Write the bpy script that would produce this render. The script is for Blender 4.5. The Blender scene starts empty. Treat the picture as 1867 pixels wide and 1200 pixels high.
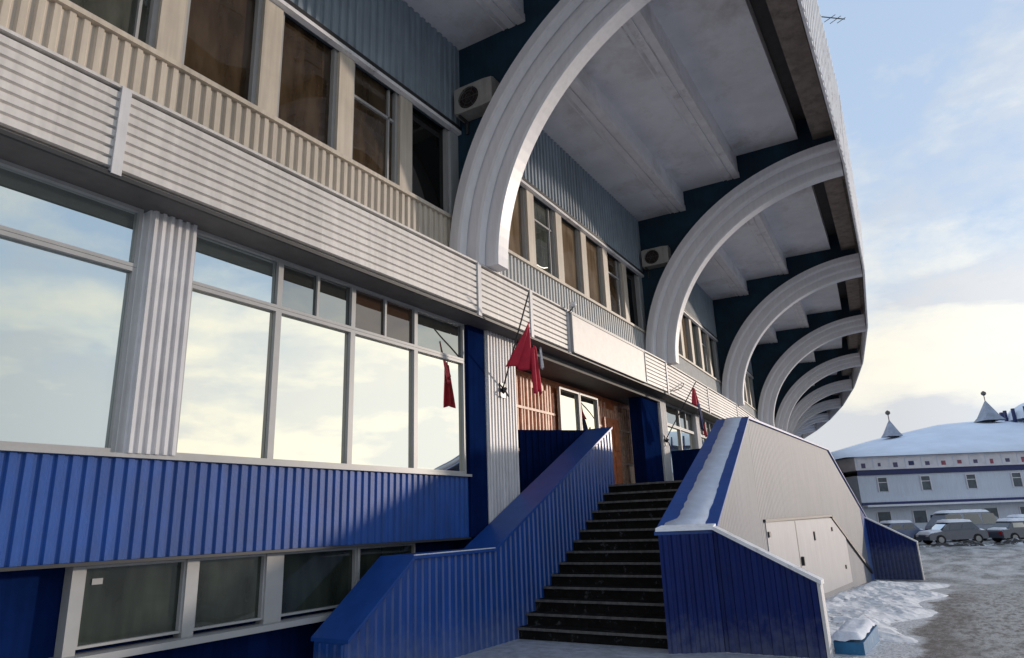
import bpy, math, random
from mathutils import Vector, Matrix
random.seed(7)
PI = math.pi
scn = bpy.context.scene
# ------------------------------------------------------------------ camera
YAW, PITCH, ROLL = 0.564075, 0.274097, -0.036627
CAM = Vector((0, -5.884, 1.6))
cp, sp, cy, sy = math.cos(PITCH), math.sin(PITCH), math.cos(YAW), math.sin(YAW)
F = Vector((cp*cy, cp*sy, sp)); R = Vector((sy, -cy, 0)); U = R.cross(F)
R2 = math.cos(ROLL)*R + math.sin(ROLL)*U
U2 = -math.sin(ROLL)*R + math.cos(ROLL)*U
cd = bpy.data.cameras.new('camera'); cam = bpy.data.objects.new('camera', cd)
scn.collection.objects.link(cam)
m = Matrix((R2, U2, -F)).transposed().to_4x4(); m.translation = CAM
cam.matrix_world = m
cd.sensor_width = 36; cd.lens = 24.047; cd.clip_end = 3000; cd.clip_start = 0.05
scn.camera = cam
# ------------------------------------------------------------------ light
SUN_TO = Vector((1.1, -0.74, 0.17)).normalized()          # towards the sun
SUN_EL = math.asin(SUN_TO.z); SUN_AZ = math.atan2(SUN_TO.x, SUN_TO.y)
sl = bpy.data.lights.new('sun', 'SUN'); sun = bpy.data.objects.new('sun', sl)
scn.collection.objects.link(sun)
sl.energy = 2.0; sl.angle = math.radians(2.2); sl.color = (1.0, 0.85, 0.72)
sun.rotation_euler = SUN_TO.to_track_quat('Z', 'Y').to_euler()
w = bpy.data.worlds.new('World'); scn.world = w; w.use_nodes = True
nt = w.node_tree; nt.nodes.clear()
def N(t, typ, **kw):
    n = t.nodes.new(typ)
    for k, v in kw.items():
        if k in n.inputs: n.inputs[k].default_value = v
        else: setattr(n, k, v)
    return n
out = N(nt, 'ShaderNodeOutputWorld'); bg = N(nt, 'ShaderNodeBackground'); bg.inputs['Strength'].default_value = 0.12
nt.links.new(bg.outputs[0], out.inputs[0])
sky = N(nt, 'ShaderNodeTexSky'); sky.sky_type = 'NISHITA'; sky.sun_disc = False
sky.sun_elevation = SUN_EL; sky.sun_rotation = SUN_AZ; sky.air_density = 1.0; sky.dust_density = 1.0; sky.ozone_density = 1.5
tc = N(nt, 'ShaderNodeTexCoord')
sep = N(nt, 'ShaderNodeSeparateXYZ'); nt.links.new(tc.outputs['Generated'], sep.inputs[0])
mp = N(nt, 'ShaderNodeMapping'); mp.inputs['Scale'].default_value = (1.3, 1.3, 2.6); mp.inputs['Location'].default_value = (3.1, 1.7, 0.35)
nt.links.new(tc.outputs['Generated'], mp.inputs[0])
n1 = N(nt, 'ShaderNodeTexNoise'); n1.inputs['Scale'].default_value = 2.1; n1.inputs['Detail'].default_value = 9; n1.inputs['Roughness'].default_value = 0.62; n1.inputs['Distortion'].default_value = 0.1
nt.links.new(mp.outputs[0], n1.inputs[0])
# more cloud towards the horizon
mr = N(nt, 'ShaderNodeMapRange'); mr.inputs[1].default_value = 0.0; mr.inputs[2].default_value = 0.55; mr.inputs[3].default_value = 0.22; mr.inputs[4].default_value = -0.10
nt.links.new(sep.outputs[2], mr.inputs[0])
ad = N(nt, 'ShaderNodeMath', operation='ADD'); nt.links.new(n1.outputs[0], ad.inputs[0]); nt.links.new(mr.outputs[0], ad.inputs[1])
r1 = N(nt, 'ShaderNodeValToRGB'); r1.color_ramp.elements[0].position = 0.40; r1.color_ramp.elements[1].position = 0.64
nt.links.new(ad.outputs[0], r1.inputs[0])
mp2 = N(nt, 'ShaderNodeMapping'); mp2.inputs['Scale'].default_value = (1.6, 1.6, 5.0); mp2.inputs['Location'].default_value = (7.3, 2.2, 1.35)
nt.links.new(tc.outputs['Generated'], mp2.inputs[0])
n2 = N(nt, 'ShaderNodeTexNoise'); n2.inputs['Scale'].default_value = 2.3; n2.inputs['Detail'].default_value = 7; n2.inputs['Roughness'].default_value = 0.54
nt.links.new(mp2.outputs[0], n2.inputs[0])
r2 = N(nt, 'ShaderNodeValToRGB')
r2.color_ramp.elements[0].position = 0.41; r2.color_ramp.elements[0].color = (0.68, 0.70, 0.73, 1)
r2.color_ramp.elements[1].position = 0.60; r2.color_ramp.elements[1].color = (1.0, 0.95, 0.82, 1)
e = r2.color_ramp.elements.new(0.48); e.color = (0.86, 0.85, 0.79, 1)
nt.links.new(n2.outputs[0], r2.inputs[0])
sc1 = N(nt, 'ShaderNodeVectorMath', operation='SCALE'); sc1.inputs['Scale'].default_value = 9.0
nt.links.new(r2.outputs[0], sc1.inputs[0])
# clouds are brighter towards the sun that lights them
nv = N(nt, 'ShaderNodeVectorMath', operation='NORMALIZE'); nt.links.new(tc.outputs['Generated'], nv.inputs[0])
dp = N(nt, 'ShaderNodeVectorMath', operation='DOT_PRODUCT'); nt.links.new(nv.outputs[0], dp.inputs[0]); dp.inputs[1].default_value = tuple(SUN_TO)
dm_ = N(nt, 'ShaderNodeMapRange'); dm_.inputs[1].default_value = 0.80; dm_.inputs[2].default_value = 1.0; dm_.inputs[3].default_value = 7.0; dm_.inputs[4].default_value = 10.2
nt.links.new(dp.outputs['Value'], dm_.inputs[0]); nt.links.new(dm_.outputs[0], sc1.inputs['Scale'])
# thin veil over the clear sky: pale blue winter air added to the sky texture
veil = N(nt, 'ShaderNodeMix', data_type='RGBA'); veil.inputs[0].default_value = 0.72
veil.inputs[7].default_value = (4.0, 5.1, 6.8, 1)
nt.links.new(sky.outputs[0], veil.inputs[6])
mx = N(nt, 'ShaderNodeMix', data_type='RGBA')
nt.links.new(r1.outputs[0], mx.inputs[0]); nt.links.new(veil.outputs[2], mx.inputs[6]); nt.links.new(sc1.outputs[0], mx.inputs[7])
nt.links.new(mx.outputs[2], bg.inputs['Color'])
scn.view_settings.view_transform = 'Standard'; scn.view_settings.look = 'None'
scn.view_settings.gamma = 1; scn.view_settings.exposure = 0.30; scn.view_settings.use_curve_mapping = False
try:
    scn.cycles.max_bounces = 6; scn.cycles.diffuse_bounces = 4; scn.cycles.glossy_bounces = 4
    scn.cycles.use_denoising = True; scn.cycles.sample_clamp_indirect = 6
except Exception: pass

# ------------------------------------------------------------------ materials
MATS = {}
def mat(name, col, rough=0.6, var=0.12, scale=3.0, metal=0.0, spec=0.5, bump=0.0, bscale=40, streak=0.0, dirt=None, dscale=1.2, damt=(0.55, 0.75), coat=0.0, sheet=0, joint=0, splash=0):
    """procedural: base colour broken up by noise, optional vertical streaks and dirt patches"""
    if name in MATS: return MATS[name]
    M = bpy.data.materials.new(name); M.use_nodes = True; t = M.node_tree; b = t.nodes['Principled BSDF']
    tc = N(t, 'ShaderNodeTexCoord'); L = t.links.new
    n = N(t, 'ShaderNodeTexNoise'); n.inputs['Scale'].default_value = scale; n.inputs['Detail'].default_value = 8; n.inputs['Roughness'].default_value = 0.62
    L(tc.outputs['Object'], n.inputs[0])
    r = N(t, 'ShaderNodeValToRGB'); lo = tuple(c*(1-var) for c in col[:3])+(1,); hi = tuple(min(1, c*(1+var)) for c in col[:3])+(1,)
    r.color_ramp.elements[0].position = 0.35; r.color_ramp.elements[0].color = lo
    r.color_ramp.elements[1].position = 0.65; r.color_ramp.elements[1].color = hi
    L(n.outputs[0], r.inputs[0]); c = r.outputs[0]
    if streak:
        mp = N(t, 'ShaderNodeMapping'); mp.inputs['Scale'].default_value = (9, 9, 0.5); L(tc.outputs['Object'], mp.inputs[0])
        s = N(t, 'ShaderNodeTexNoise'); s.inputs['Scale'].default_value = 1.6; s.inputs['Detail'].default_value = 6; L(mp.outputs[0], s.inputs[0])
        sr = N(t, 'ShaderNodeMapRange'); sr.inputs[1].default_value = 0.38; sr.inputs[2].default_value = 0.62; sr.inputs[3].default_value = 1-streak; sr.inputs[4].default_value = 1
        L(s.outputs[0], sr.inputs[0])
        v = N(t, 'ShaderNodeVectorMath', operation='SCALE'); L(c, v.inputs[0]); L(sr.outputs[0], v.inputs['Scale']); c = v.outputs[0]
    if dirt:
        d = N(t, 'ShaderNodeTexNoise'); d.inputs['Scale'].default_value = dscale; d.inputs['Detail'].default_value = 9; d.inputs['Roughness'].default_value = 0.7; L(tc.outputs['Object'], d.inputs[0])
        dr = N(t, 'ShaderNodeMapRange'); dr.inputs[1].default_value = damt[0]; dr.inputs[2].default_value = damt[1]; L(d.outputs[0], dr.inputs[0])
        x = N(t, 'ShaderNodeMix', data_type='RGBA'); L(dr.outputs[0], x.inputs[0]); L(c, x.inputs[6]); x.inputs[7].default_value = tuple(dirt)+(1,); c = x.outputs[2]
    if sheet:      # neighbouring sheets come from different batches
        sx = N(t, 'ShaderNodeSeparateXYZ'); L(tc.outputs['Object'], sx.inputs[0])
        q1 = N(t, 'ShaderNodeMath', operation='DIVIDE'); L(sx.outputs[0], q1.inputs[0]); q1.inputs[1].default_value = sheet
        q2 = N(t, 'ShaderNodeMath', operation='FLOOR'); L(q1.outputs[0], q2.inputs[0])
        wn_ = N(t, 'ShaderNodeTexWhiteNoise', noise_dimensions='1D'); L(q2.outputs[0], wn_.inputs['W'])
        sm = N(t, 'ShaderNodeMapRange'); sm.inputs[3].default_value = 0.89; sm.inputs[4].default_value = 1.08; L(wn_.outputs[0], sm.inputs[0])
        v2 = N(t, 'ShaderNodeVectorMath', operation='SCALE'); L(c, v2.inputs[0]); L(sm.outputs[0], v2.inputs['Scale']); c = v2.outputs[0]
    if joint:      # hairline joints between the curved sheets
        sx = N(t, 'ShaderNodeSeparateXYZ'); L(tc.outputs['Object'], sx.inputs[0])
        q0 = N(t, 'ShaderNodeMath', operation='SUBTRACT'); L(sx.outputs[2], q0.inputs[0]); L(sx.outputs[1], q0.inputs[1])
        q1 = N(t, 'ShaderNodeMath', operation='DIVIDE'); L(q0.outputs[0], q1.inputs[0]); q1.inputs[1].default_value = joint
        q2 = N(t, 'ShaderNodeMath', operation='FRACT'); L(q1.outputs[0], q2.inputs[0])
        q3 = N(t, 'ShaderNodeMath', operation='LESS_THAN'); L(q2.outputs[0], q3.inputs[0]); q3.inputs[1].default_value = 0.016
        x = N(t, 'ShaderNodeMix', data_type='RGBA'); L(q3.outputs[0], x.inputs[0]); L(c, x.inputs[6]); x.inputs[7].default_value = tuple(v_*.5 for v_ in col[:3])+(1,); c = x.outputs[2]
    if splash:     # salt and slush splashed on the foot of the sheets
        sx = N(t, 'ShaderNodeSeparateXYZ'); L(tc.outputs['Object'], sx.inputs[0])
        sn = N(t, 'ShaderNodeTexNoise'); sn.inputs['Scale'].default_value = 7; sn.inputs['Detail'].default_value = 9; sn.inputs['Roughness'].default_value = .7; L(tc.outputs['Object'], sn.inputs[0])
        q0 = N(t, 'ShaderNodeMapRange'); L(sx.outputs[2], q0.inputs[0]); q0.inputs[1].default_value = 0.0; q0.inputs[2].default_value = splash; q0.inputs[3].default_value = 0.34; q0.inputs[4].default_value = -0.30
        q1 = N(t, 'ShaderNodeMath', operation='ADD'); L(q0.outputs[0], q1.inputs[0]); L(sn.outputs[0], q1.inputs[1])
        q2 = N(t, 'ShaderNodeMapRange'); L(q1.outputs[0], q2.inputs[0]); q2.inputs[1].default_value = .5; q2.inputs[2].default_value = .85; q2.inputs[4].default_value = .28
        x = N(t, 'ShaderNodeMix', data_type='RGBA'); L(q2.outputs[0], x.inputs[0]); L(c, x.inputs[6]); x.inputs[7].default_value = (.22, .24, .28, 1); c = x.outputs[2]
    L(c, b.inputs['Base Color'])
    b.inputs['Roughness'].default_value = rough; b.inputs['Metallic'].default_value = metal
    b.inputs['Specular IOR Level'].default_value = spec
    if coat: b.inputs['Coat Weight'].default_value = coat
    if bump:
        bn = N(t, 'ShaderNodeTexNoise'); bn.inputs['Scale'].default_value = bscale; bn.inputs['Detail'].default_value = 6; L(tc.outputs['Object'], bn.inputs[0])
        bb = N(t, 'ShaderNodeBump'); bb.inputs['Strength'].default_value = bump; bb.inputs['Distance'].default_value = 0.02
        L(bn.outputs[0], bb.inputs['Height']); L(bb.outputs[0], b.inputs['Normal'])
    MATS[name] = M; return M
def glass(name, refl=0.75, tint=(0.93, 0.94, 0.9), under=(0.02, 0.025, 0.025), wav=0.004, curtain=None, wscale=0.9):
    """mirror-like pane in front of a darker room or curtain, slightly wavy"""
    if name in MATS: return MATS[name]
    M = bpy.data.materials.new(name); M.use_nodes = True; t = M.node_tree; L = t.links.new
    t.nodes.clear(); o = N(t, 'ShaderNodeOutputMaterial')
    g = N(t, 'ShaderNodeBsdfGlossy'); g.inputs['Color'].default_value = tuple(tint)+(1,); g.inputs['Roughness'].default_value = 0.012
    d = N(t, 'ShaderNodeBsdfDiffuse'); d.inputs['Color'].default_value = tuple(under)+(1,)
    tc = N(t, 'ShaderNodeTexCoord')
    if curtain:
        mp = N(t, 'ShaderNodeMapping'); mp.inputs['Scale'].default_value = (3.5, 3.5, 0.8); L(tc.outputs['Object'], mp.inputs[0])
        s = N(t, 'ShaderNodeTexNoise'); s.inputs['Scale'].default_value = 1.5; s.inputs['Detail'].default_value = 5; L(mp.outputs[0], s.inputs[0])
        r = N(t, 'ShaderNodeValToRGB'); r.color_ramp.elements[0].position = 0.35; r.color_ramp.elements[1].position = 0.65
        r.color_ramp.elements[0].color = tuple(under)+(1,); r.color_ramp.elements[1].color = tuple(curtain)+(1,)
        L(s.outputs[0], r.inputs[0]); L(r.outputs[0], d.inputs['Color'])
    n = N(t, 'ShaderNodeTexNoise'); n.inputs['Scale'].default_value = wscale; n.inputs['Detail'].default_value = 1; L(tc.outputs['Object'], n.inputs[0])
    b = N(t, 'ShaderNodeBump'); b.inputs['Strength'].default_value = 1.0; b.inputs['Distance'].default_value = wav; L(n.outputs[0], b.inputs['Height']); L(b.outputs[0], g.inputs['Normal'])
    f = N(t, 'ShaderNodeFresnel'); f.inputs[0].default_value = 1.5
    mr = N(t, 'ShaderNodeMapRange'); mr.inputs[3].default_value = refl; mr.inputs[4].default_value = 1.0; L(f.outputs[0], mr.inputs[0])
    x = N(t, 'ShaderNodeMixShader'); L(mr.outputs[0], x.inputs[0]); L(d.outputs[0], x.inputs[1]); L(g.outputs[0], x.inputs[2]); L(x.outputs[0], o.inputs[0])
    MATS[name] = M; return M

cream = mat('cream_sheet', (0.56, 0.50, 0.42), 0.5, 0.06, 2.5, streak=0.16, bump=0.05, sheet=1.04)
white_siding = mat('white_siding', (0.68, 0.65, 0.62), 0.45, 0.05, 3, streak=0.12, bump=0.05, sheet=2.9, dirt=(0.42, 0.39, 0.36), dscale=1.5, damt=(0.6, 0.85))
pil_white = mat('pilaster_white', (0.66, 0.65, 0.66), 0.45, 0.06, 3, streak=0.15)
frame_m = mat('window_frame_grey', (0.36, 0.36, 0.36), 0.4, 0.05, 5)
dark_trim = mat('dark_trim', (0.02, 0.02, 0.022), 0.5, 0.2)
soffit_m = mat('soffit_grey', (0.115, 0.107, 0.105), 0.7, 0.12, 5)
blue = mat('blue_sheet', (0.007, 0.070, 0.31), 0.5, 0.10, 2.5, streak=0.22, bump=0.08, spec=0.4, dirt=(0.018, 0.058, 0.20), dscale=1.1, damt=(0.5, 0.85), sheet=1.12, splash=.9)
blue_gloss = mat('blue_gloss_sheet', (0.007, 0.066, 0.31), 0.36, 0.10, 2.5, streak=0.2, bump=0.06, spec=1.0, sheet=1.12, splash=.9)
blue_cap = mat('blue_cap', (0.012, 0.066, 0.29), 0.42, 0.10, 4, spec=0.5)
blue_sheet_shaded = mat('blue_sheet_shaded', (0.004, 0.017, 0.125), 0.6, 0.12, 2.5, streak=0.25, spec=0.25, splash=.8, dirt=(0.012, 0.026, 0.115), dscale=1.5, damt=(0.5, 0.8))  # darker copy of the blue sheet: shade of the sides facing away from the sun
navy = mat('navy_paint', (0.004, 0.014, 0.070), 0.85, 0.2, 2, streak=0.2, spec=0.0)
teal = mat('teal_paint', (0.004, 0.032, 0.062), 0.75, 0.25, 1.5, streak=0.15, bump=0.1)
panel_grey = mat('blue_grey_sheet', (0.26, 0.32, 0.38), 0.5, 0.08, 2, streak=0.18, sheet=1.05)
rail_grey = mat('pale_grey_sheet', (0.44, 0.46, 0.47), 0.5, 0.06, 2, streak=0.1)
rib_m = mat('arch_white', (0.80, 0.79, 0.82), 0.42, 0.035, 0.8, streak=0.06, bump=0.02, dirt=(0.45, 0.44, 0.44), dscale=0.6, damt=(0.62, 0.9))
ceil_m = mat('ceiling_concrete', (0.76, 0.755, 0.80), 0.85, 0.09, 0.8, bump=0.25, bscale=25, dirt=(0.42, 0.39, 0.38), dscale=0.6, damt=(0.5, 0.78))
lip_m = mat('ceiling_lip', (0.76, 0.74, 0.77), 0.85, 0.10, 2, bump=0.2, dirt=(0.3, 0.29, 0.28), dscale=1.6, damt=(0.55, 0.8))
beam_m = mat('edge_beam_concrete', (0.25, 0.21, 0.185), 0.9, 0.22, 3.5, bump=0.4, bscale=30, dirt=(0.10, 0.08, 0.07), dscale=2, damt=(0.5, 0.75))
trim_w = mat('eave_trim', (0.80, 0.80, 0.82), 0.4, 0.08, 3, dirt=(0.25, 0.24, 0.24), dscale=4, damt=(0.55, 0.75))
grey_sheet = mat('grey_sheet', (0.150, 0.170, 0.205), 0.6, 0.05, 1.2, streak=0.16, bump=0.08, dirt=(0.16, 0.165, 0.195), dscale=0.7, damt=(0.45, 0.7))
door_m = mat('storage_door', (0.245, 0.255, 0.29), 0.5, 0.05, 2, streak=0.15)
snow = mat('snow', (0.78, 0.80, 0.86), 0.6, 0.06, 6, bump=0.6, bscale=14)
snow_thin = mat('snow_thin', (0.55, 0.61, 0.74), 0.7, 0.08, 6, bump=0.1, bscale=50)
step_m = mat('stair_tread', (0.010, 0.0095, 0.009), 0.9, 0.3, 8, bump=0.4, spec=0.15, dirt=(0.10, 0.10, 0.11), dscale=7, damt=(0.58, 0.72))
nose_m = mat('stair_nosing', (0.11, 0.105, 0.10), 0.6, 0.4, 14)
wood = mat('door_wood', (0.55, 0.17, 0.065), 0.4, 0.3, 6, bump=0.2)
slatw = mat('pale_wood', (0.82, 0.50, 0.36), 0.5, 0.3, 8)
red = mat('flag_red', (0.50, 0.012, 0.040), 0.7, 0.12, 8)
fdark = mat('flag_blue', (0.035, 0.05, 0.16), 0.7, 0.15, 8)
fgrey = mat('flag_emblem', (0.30, 0.32, 0.38), 0.7, 0.3, 30)
pole_m = mat('pole_metal', (0.10, 0.10, 0.10), 0.4, 0.2, 5, metal=0.6)
ac_w = mat('ac_casing', (0.36, 0.35, 0.33), 0.5, 0.08, 5, streak=0.15)
ac_b = mat('ac_fan_well', (0.025, 0.012, 0.010), 0.6, 0.3, 5)
sign_m = mat('sign_board', (0.78, 0.73, 0.68), 0.5, 0.05, 7)
g_main = glass('mirror_glass', 0.88, (0.98, 0.96, 0.84))
g_dull = glass('dull_glass', 0.74, (0.84, 0.90, 0.88), (0.10, 0.13, 0.13), 0.004)
g_trans = glass('transom_glass', 0.34, (0.8, 0.85, 0.85), (0.03, 0.03, 0.025), 0.01)
g_transb = glass('transom_brown', 0.12, (0.8, 0.8, 0.8), (0.055, 0.032, 0.02), 0.02)
g_up = glass('upper_pane_brown', 0.05, (0.8, 0.8, 0.8), (0.030, 0.019, 0.010), 0.02, (0.075, 0.052, 0.032))
g_tan = glass('upper_pane_tan', 0.05, (0.8, 0.8, 0.8), (0.15, 0.105, 0.065), 0.02, (0.24, 0.18, 0.12))
g_olive = glass('upper_pane_olive', 0.12, (0.8, 0.85, 0.85), (0.045, 0.050, 0.042), 0.02, (0.10, 0.105, 0.09))
g_black = glass('upper_pane_black', 0.03, (0.8, 0.8, 0.8), (0.008, 0.008, 0.008), 0.02)
g_low = glass('lower_pane', 0.03, (0.8, 0.8, 0.8), (0.016, 0.021, 0.017), 0.02, (0.040, 0.050, 0.040))

# ------------------------------------------------------------------ mesh helpers
class MB:
    def __init__(s): s.v = []; s.f = []
    def face(s, *pts):
        i = len(s.v); s.v += [tuple(p) for p in pts]; s.f.append(tuple(range(i, i+len(pts))))
        return s
    def hexa(s, p):     # 8 points: bottom ring 0-3, top ring 4-7
        i = len(s.v); s.v += [tuple(q) for q in p]
        for a in ((3,2,1,0), (4,5,6,7), (0,1,5,4), (1,2,6,5), (2,3,7,6), (3,0,4,7)): s.f.append(tuple(i+j for j in a))
        return s
    def box(s, x0, x1, y0, y1, z0, z1):
        return s.hexa([(x0,y0,z0),(x1,y0,z0),(x1,y1,z0),(x0,y1,z0),(x0,y0,z1),(x1,y0,z1),(x1,y1,z1),(x0,y1,z1)])
    def prism(s, poly, ext):     # poly of 3D points, extruded by vector ext
        i = len(s.v); n = len(poly); e = Vector(ext)
        s.v += [tuple(p) for p in poly] + [tuple(Vector(p)+e) for p in poly]
        s.f.append(tuple(range(i, i+n))); s.f.append(tuple(range(i+2*n-1, i+n-1, -1)))
        for k in range(n): s.f.append((i+k, i+n+k, i+n+(k+1) % n, i+(k+1) % n))
        return s
    def tube(s, pts, r, seg=8):
        pts = [Vector(p) for p in pts]; rings = []
        for k, p in enumerate(pts):
            d = (pts[min(k+1, len(pts)-1)] - pts[max(k-1, 0)]).normalized()
            a = d.cross(Vector((0, 0, 1))); a = a if a.length > 0.05 else d.cross(Vector((1, 0, 0))); a.normalize(); b = d.cross(a)
            rr = r[k] if isinstance(r, (list, tuple)) else r
            i = len(s.v)
            for j in range(seg):
                t = 2*PI*j/seg; s.v.append(tuple(p + a*math.cos(t)*rr + b*math.sin(t)*rr))
            rings.append(i)
        for a, b in zip(rings, rings[1:]):
            for j in range(seg): s.f.append((a+j, a+(j+1) % seg, b+(j+1) % seg, b+j))
        s.f.append(tuple(rings[0]+j for j in range(seg))[::-1]); s.f.append(tuple(rings[-1]+j for j in range(seg)))
        return s
    def corr(s, a, b, zb, zt, pitch=0.13, depth=0.03, nrm=None, back=0.0):
        """vertical corrugated sheet from plan point a to b, bottom/top heights as functions of fraction; ribs stick out along nrm"""
        a = Vector((a[0], a[1], 0)); b = Vector((b[0], b[1], 0)); L = (b-a).length; d = (b-a)/L
        n = Vector((d.y, -d.x, 0)) if nrm is None else Vector(nrm)
        k = max(1, round(L/pitch)); p = L/k; prof = []
        for i in range(k):
            u = i*p; prof += [(u, 0), (u+p*.34, 0), (u+p*.46, depth), (u+p*.88, depth)]
        prof.append((L, 0)); i0 = len(s.v)
        for u, h in prof:
            q = a + d*u + n*h; f = u/L
            s.v.append((q.x, q.y, zb(f) if callable(zb) else zb)); s.v.append((q.x, q.y, zt(f) if callable(zt) else zt))
        for j in range(len(prof)-1): s.f.append((i0+2*j, i0+2*j+2, i0+2*j+3, i0+2*j+1))
        return s
    def lamella(s, x0, x1, y, z0, z1, pitch=0.1, depth=0.022):
        k = max(1, round((z1-z0)/pitch)); p = (z1-z0)/k; prof = []
        for i in range(k):
            z = z0+i*p; prof += [(z, 0.0), (z+p*.12, -depth), (z+p*.78, -depth*1.0), (z+p*.90, 0.0)]
        prof.append((z1, 0)); i0 = len(s.v)
        for z, h in prof: s.v.append((x0, y+h, z)); s.v.append((x1, y+h, z))
        for j in range(len(prof)-1): s.f.append((i0+2*j, i0+2*j+1, i0+2*j+3, i0+2*j+2))
        return s
    def mesh(s, name, m, smooth=False):
        me = bpy.data.meshes.new(name); me.from_pydata([tuple(v) for v in s.v], [], s.f); me.update()
        me.materials.append(m)
        if smooth:
            for p in me.polygons: p.use_smooth = True
        return me
C = scn.collection
def obj(name, mb, m, parent=None, loc=None, rz=None, smooth=False, label=None, kind=None):
    me = mb.mesh(name, m, smooth) if isinstance(mb, MB) else mb
    o = bpy.data.objects.new(name, me); C.objects.link(o)
    if parent is not None: o.parent = parent
    if loc is not None: o.location = loc
    if rz is not None: o.rotation_euler = (0, 0, rz)
    if label: o['label'] = label
    if kind: o['kind'] = kind
    return o
def thing(name, label, cat, loc=(0, 0, 0), rz=0, group=None):
    o = bpy.data.objects.new(name, None); C.objects.link(o); o.location = loc; o.rotation_euler = (0, 0, rz)
    o['label'] = label; o['category'] = cat; o.empty_display_size = 0.3
    if group: o['group'] = group
    return o
def tag(o, label=None, cat=None, group=None, kind=None):
    for k, v in (('label', label), ('category', cat), ('group', group), ('kind', kind)):
        if v: o[k] = v
    return o

# ------------------------------------------------------------------ ground (structure)
def gz(x, y):
    if x < 9: b = 0.0
    elif x < 28: b = -0.8*(x-9)/19
    elif x < 60: b = -0.8 - 0.2*(x-28)/32
    else: b = -1.0
    return b
gm = bpy.data.materials.new('snowy_ground'); gm.use_nodes = True
t = gm.node_tree; L = t.links.new; b = t.nodes['Principled BSDF']; tcg = N(t, 'ShaderNodeTexCoord')
def noise(scale, detail=8, rough=0.6, sc=None, dist=0.0):
    n = N(t, 'ShaderNodeTexNoise'); n.inputs['Scale'].default_value = scale; n.inputs['Detail'].default_value = detail; n.inputs['Roughness'].default_value = rough; n.inputs['Distortion'].default_value = dist
    if sc:
        m_ = N(t, 'ShaderNodeMapping'); m_.inputs['Scale'].default_value = sc; L(tcg.outputs['Object'], m_.inputs[0]); L(m_.outputs[0], n.inputs[0])
    else: L(tcg.outputs['Object'], n.inputs[0])
    return n
def mrange(src, a, b_, c=0.0, d=1.0):
    r = N(t, 'ShaderNodeMapRange'); r.inputs[1].default_value = a; r.inputs[2].default_value = b_; r.inputs[3].default_value = c; r.inputs[4].default_value = d; L(src, r.inputs[0]); return r.outputs[0]
def mixc(f, c1, c2):
    x = N(t, 'ShaderNodeMix', data_type='RGBA'); L(f, x.inputs[0])
    for i, c in ((6, c1), (7, c2)):
        if isinstance(c, tuple): x.inputs[i].default_value = c+(1,)
        else: L(c, x.inputs[i])
    return x.outputs[2]
def math_(op, a, b_):
    x = N(t, 'ShaderNodeMath', operation=op)
    for i, c in ((0, a), (1, b_)):
        if isinstance(c, (int, float)): x.inputs[i].default_value = c
        else: L(c, x.inputs[i])
    return x.outputs[0]
sg = N(t, 'ShaderNodeSeparateXYZ'); L(tcg.outputs['Object'], sg.inputs[0])
wob = mrange(noise(0.5, 5).outputs[0], 0.3, 0.7, -0.25, 0.25)
yy = math_('ADD', sg.outputs[1], wob)
# distance from the building front: snow near the wall (y > -4.9), brown slush -4.9..-5.7, grey packed road beyond
slush = noise(5, 10, 0.7, (0.6, 2.0, 1)); fine = noise(22, 8, 0.7)
snowc = mixc(mrange(fine.outputs[0], 0.35, 0.62), (0.22, 0.215, 0.21), (0.80, 0.81, 0.85))
roadc = mixc(mrange(slush.outputs[0], 0.38, 0.62), (0.12, 0.115, 0.11), (0.38, 0.37, 0.365))
brown = mixc(mrange(fine.outputs[0], 0.35, 0.65), (0.06, 0.045, 0.038), (0.17, 0.14, 0.125))
f1 = mrange(yy, -4.95, -5.08)
f2 = mrange(yy, -5.40, -5.75)
c = mixc(f2, mixc(f1, snowc, brown), roadc)
far = mrange(math_('ADD', sg.outputs[0], math_('MULTIPLY', wob, 9.0)), 20, 27)
farc = mixc(mrange(noise(0.8, 9, 0.65, (0.5, 1.6, 1)).outputs[0], 0.42, 0.6), (0.15, 0.145, 0.14), (0.48, 0.48, 0.49))
c = mixc(far, c, farc)
L(c, b.inputs['Base Color']); b.inputs['Roughness'].default_value = 0.55
L(mrange(slush.outputs[0], 0.38, 0.62, 0.7, 0.25), b.inputs['Roughness'])
bb = N(t, 'ShaderNodeBump'); bb.inputs['Strength'].default_value = 0.5; bb.inputs['Distance'].default_value = 0.03
L(math_('ADD', fine.outputs[0], slush.outputs[0]), bb.inputs['Height']); L(bb.outputs[0], b.inputs['Normal'])
g = MB(); xs = [-400, -120, -40, -12, 0, 4, 9, 14, 19, 24, 28, 40, 60, 100, 200, 700]; ys = [-500, -150, -60, -25, -12, -8, -6, -5, -4, -3, -2, 0, 3, 40, 250]
ys = sorted(set(ys))
for y in ys:
    for x in xs: g.v.append((x, y, gz(x, y)))
nx = len(xs)
for j in range(len(ys)-1):
    for i in range(nx-1): g.f.append((j*nx+i, j*nx+i+1, (j+1)*nx+i+1, (j+1)*nx+i))
obj('ground', g, gm, kind='structure')
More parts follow.
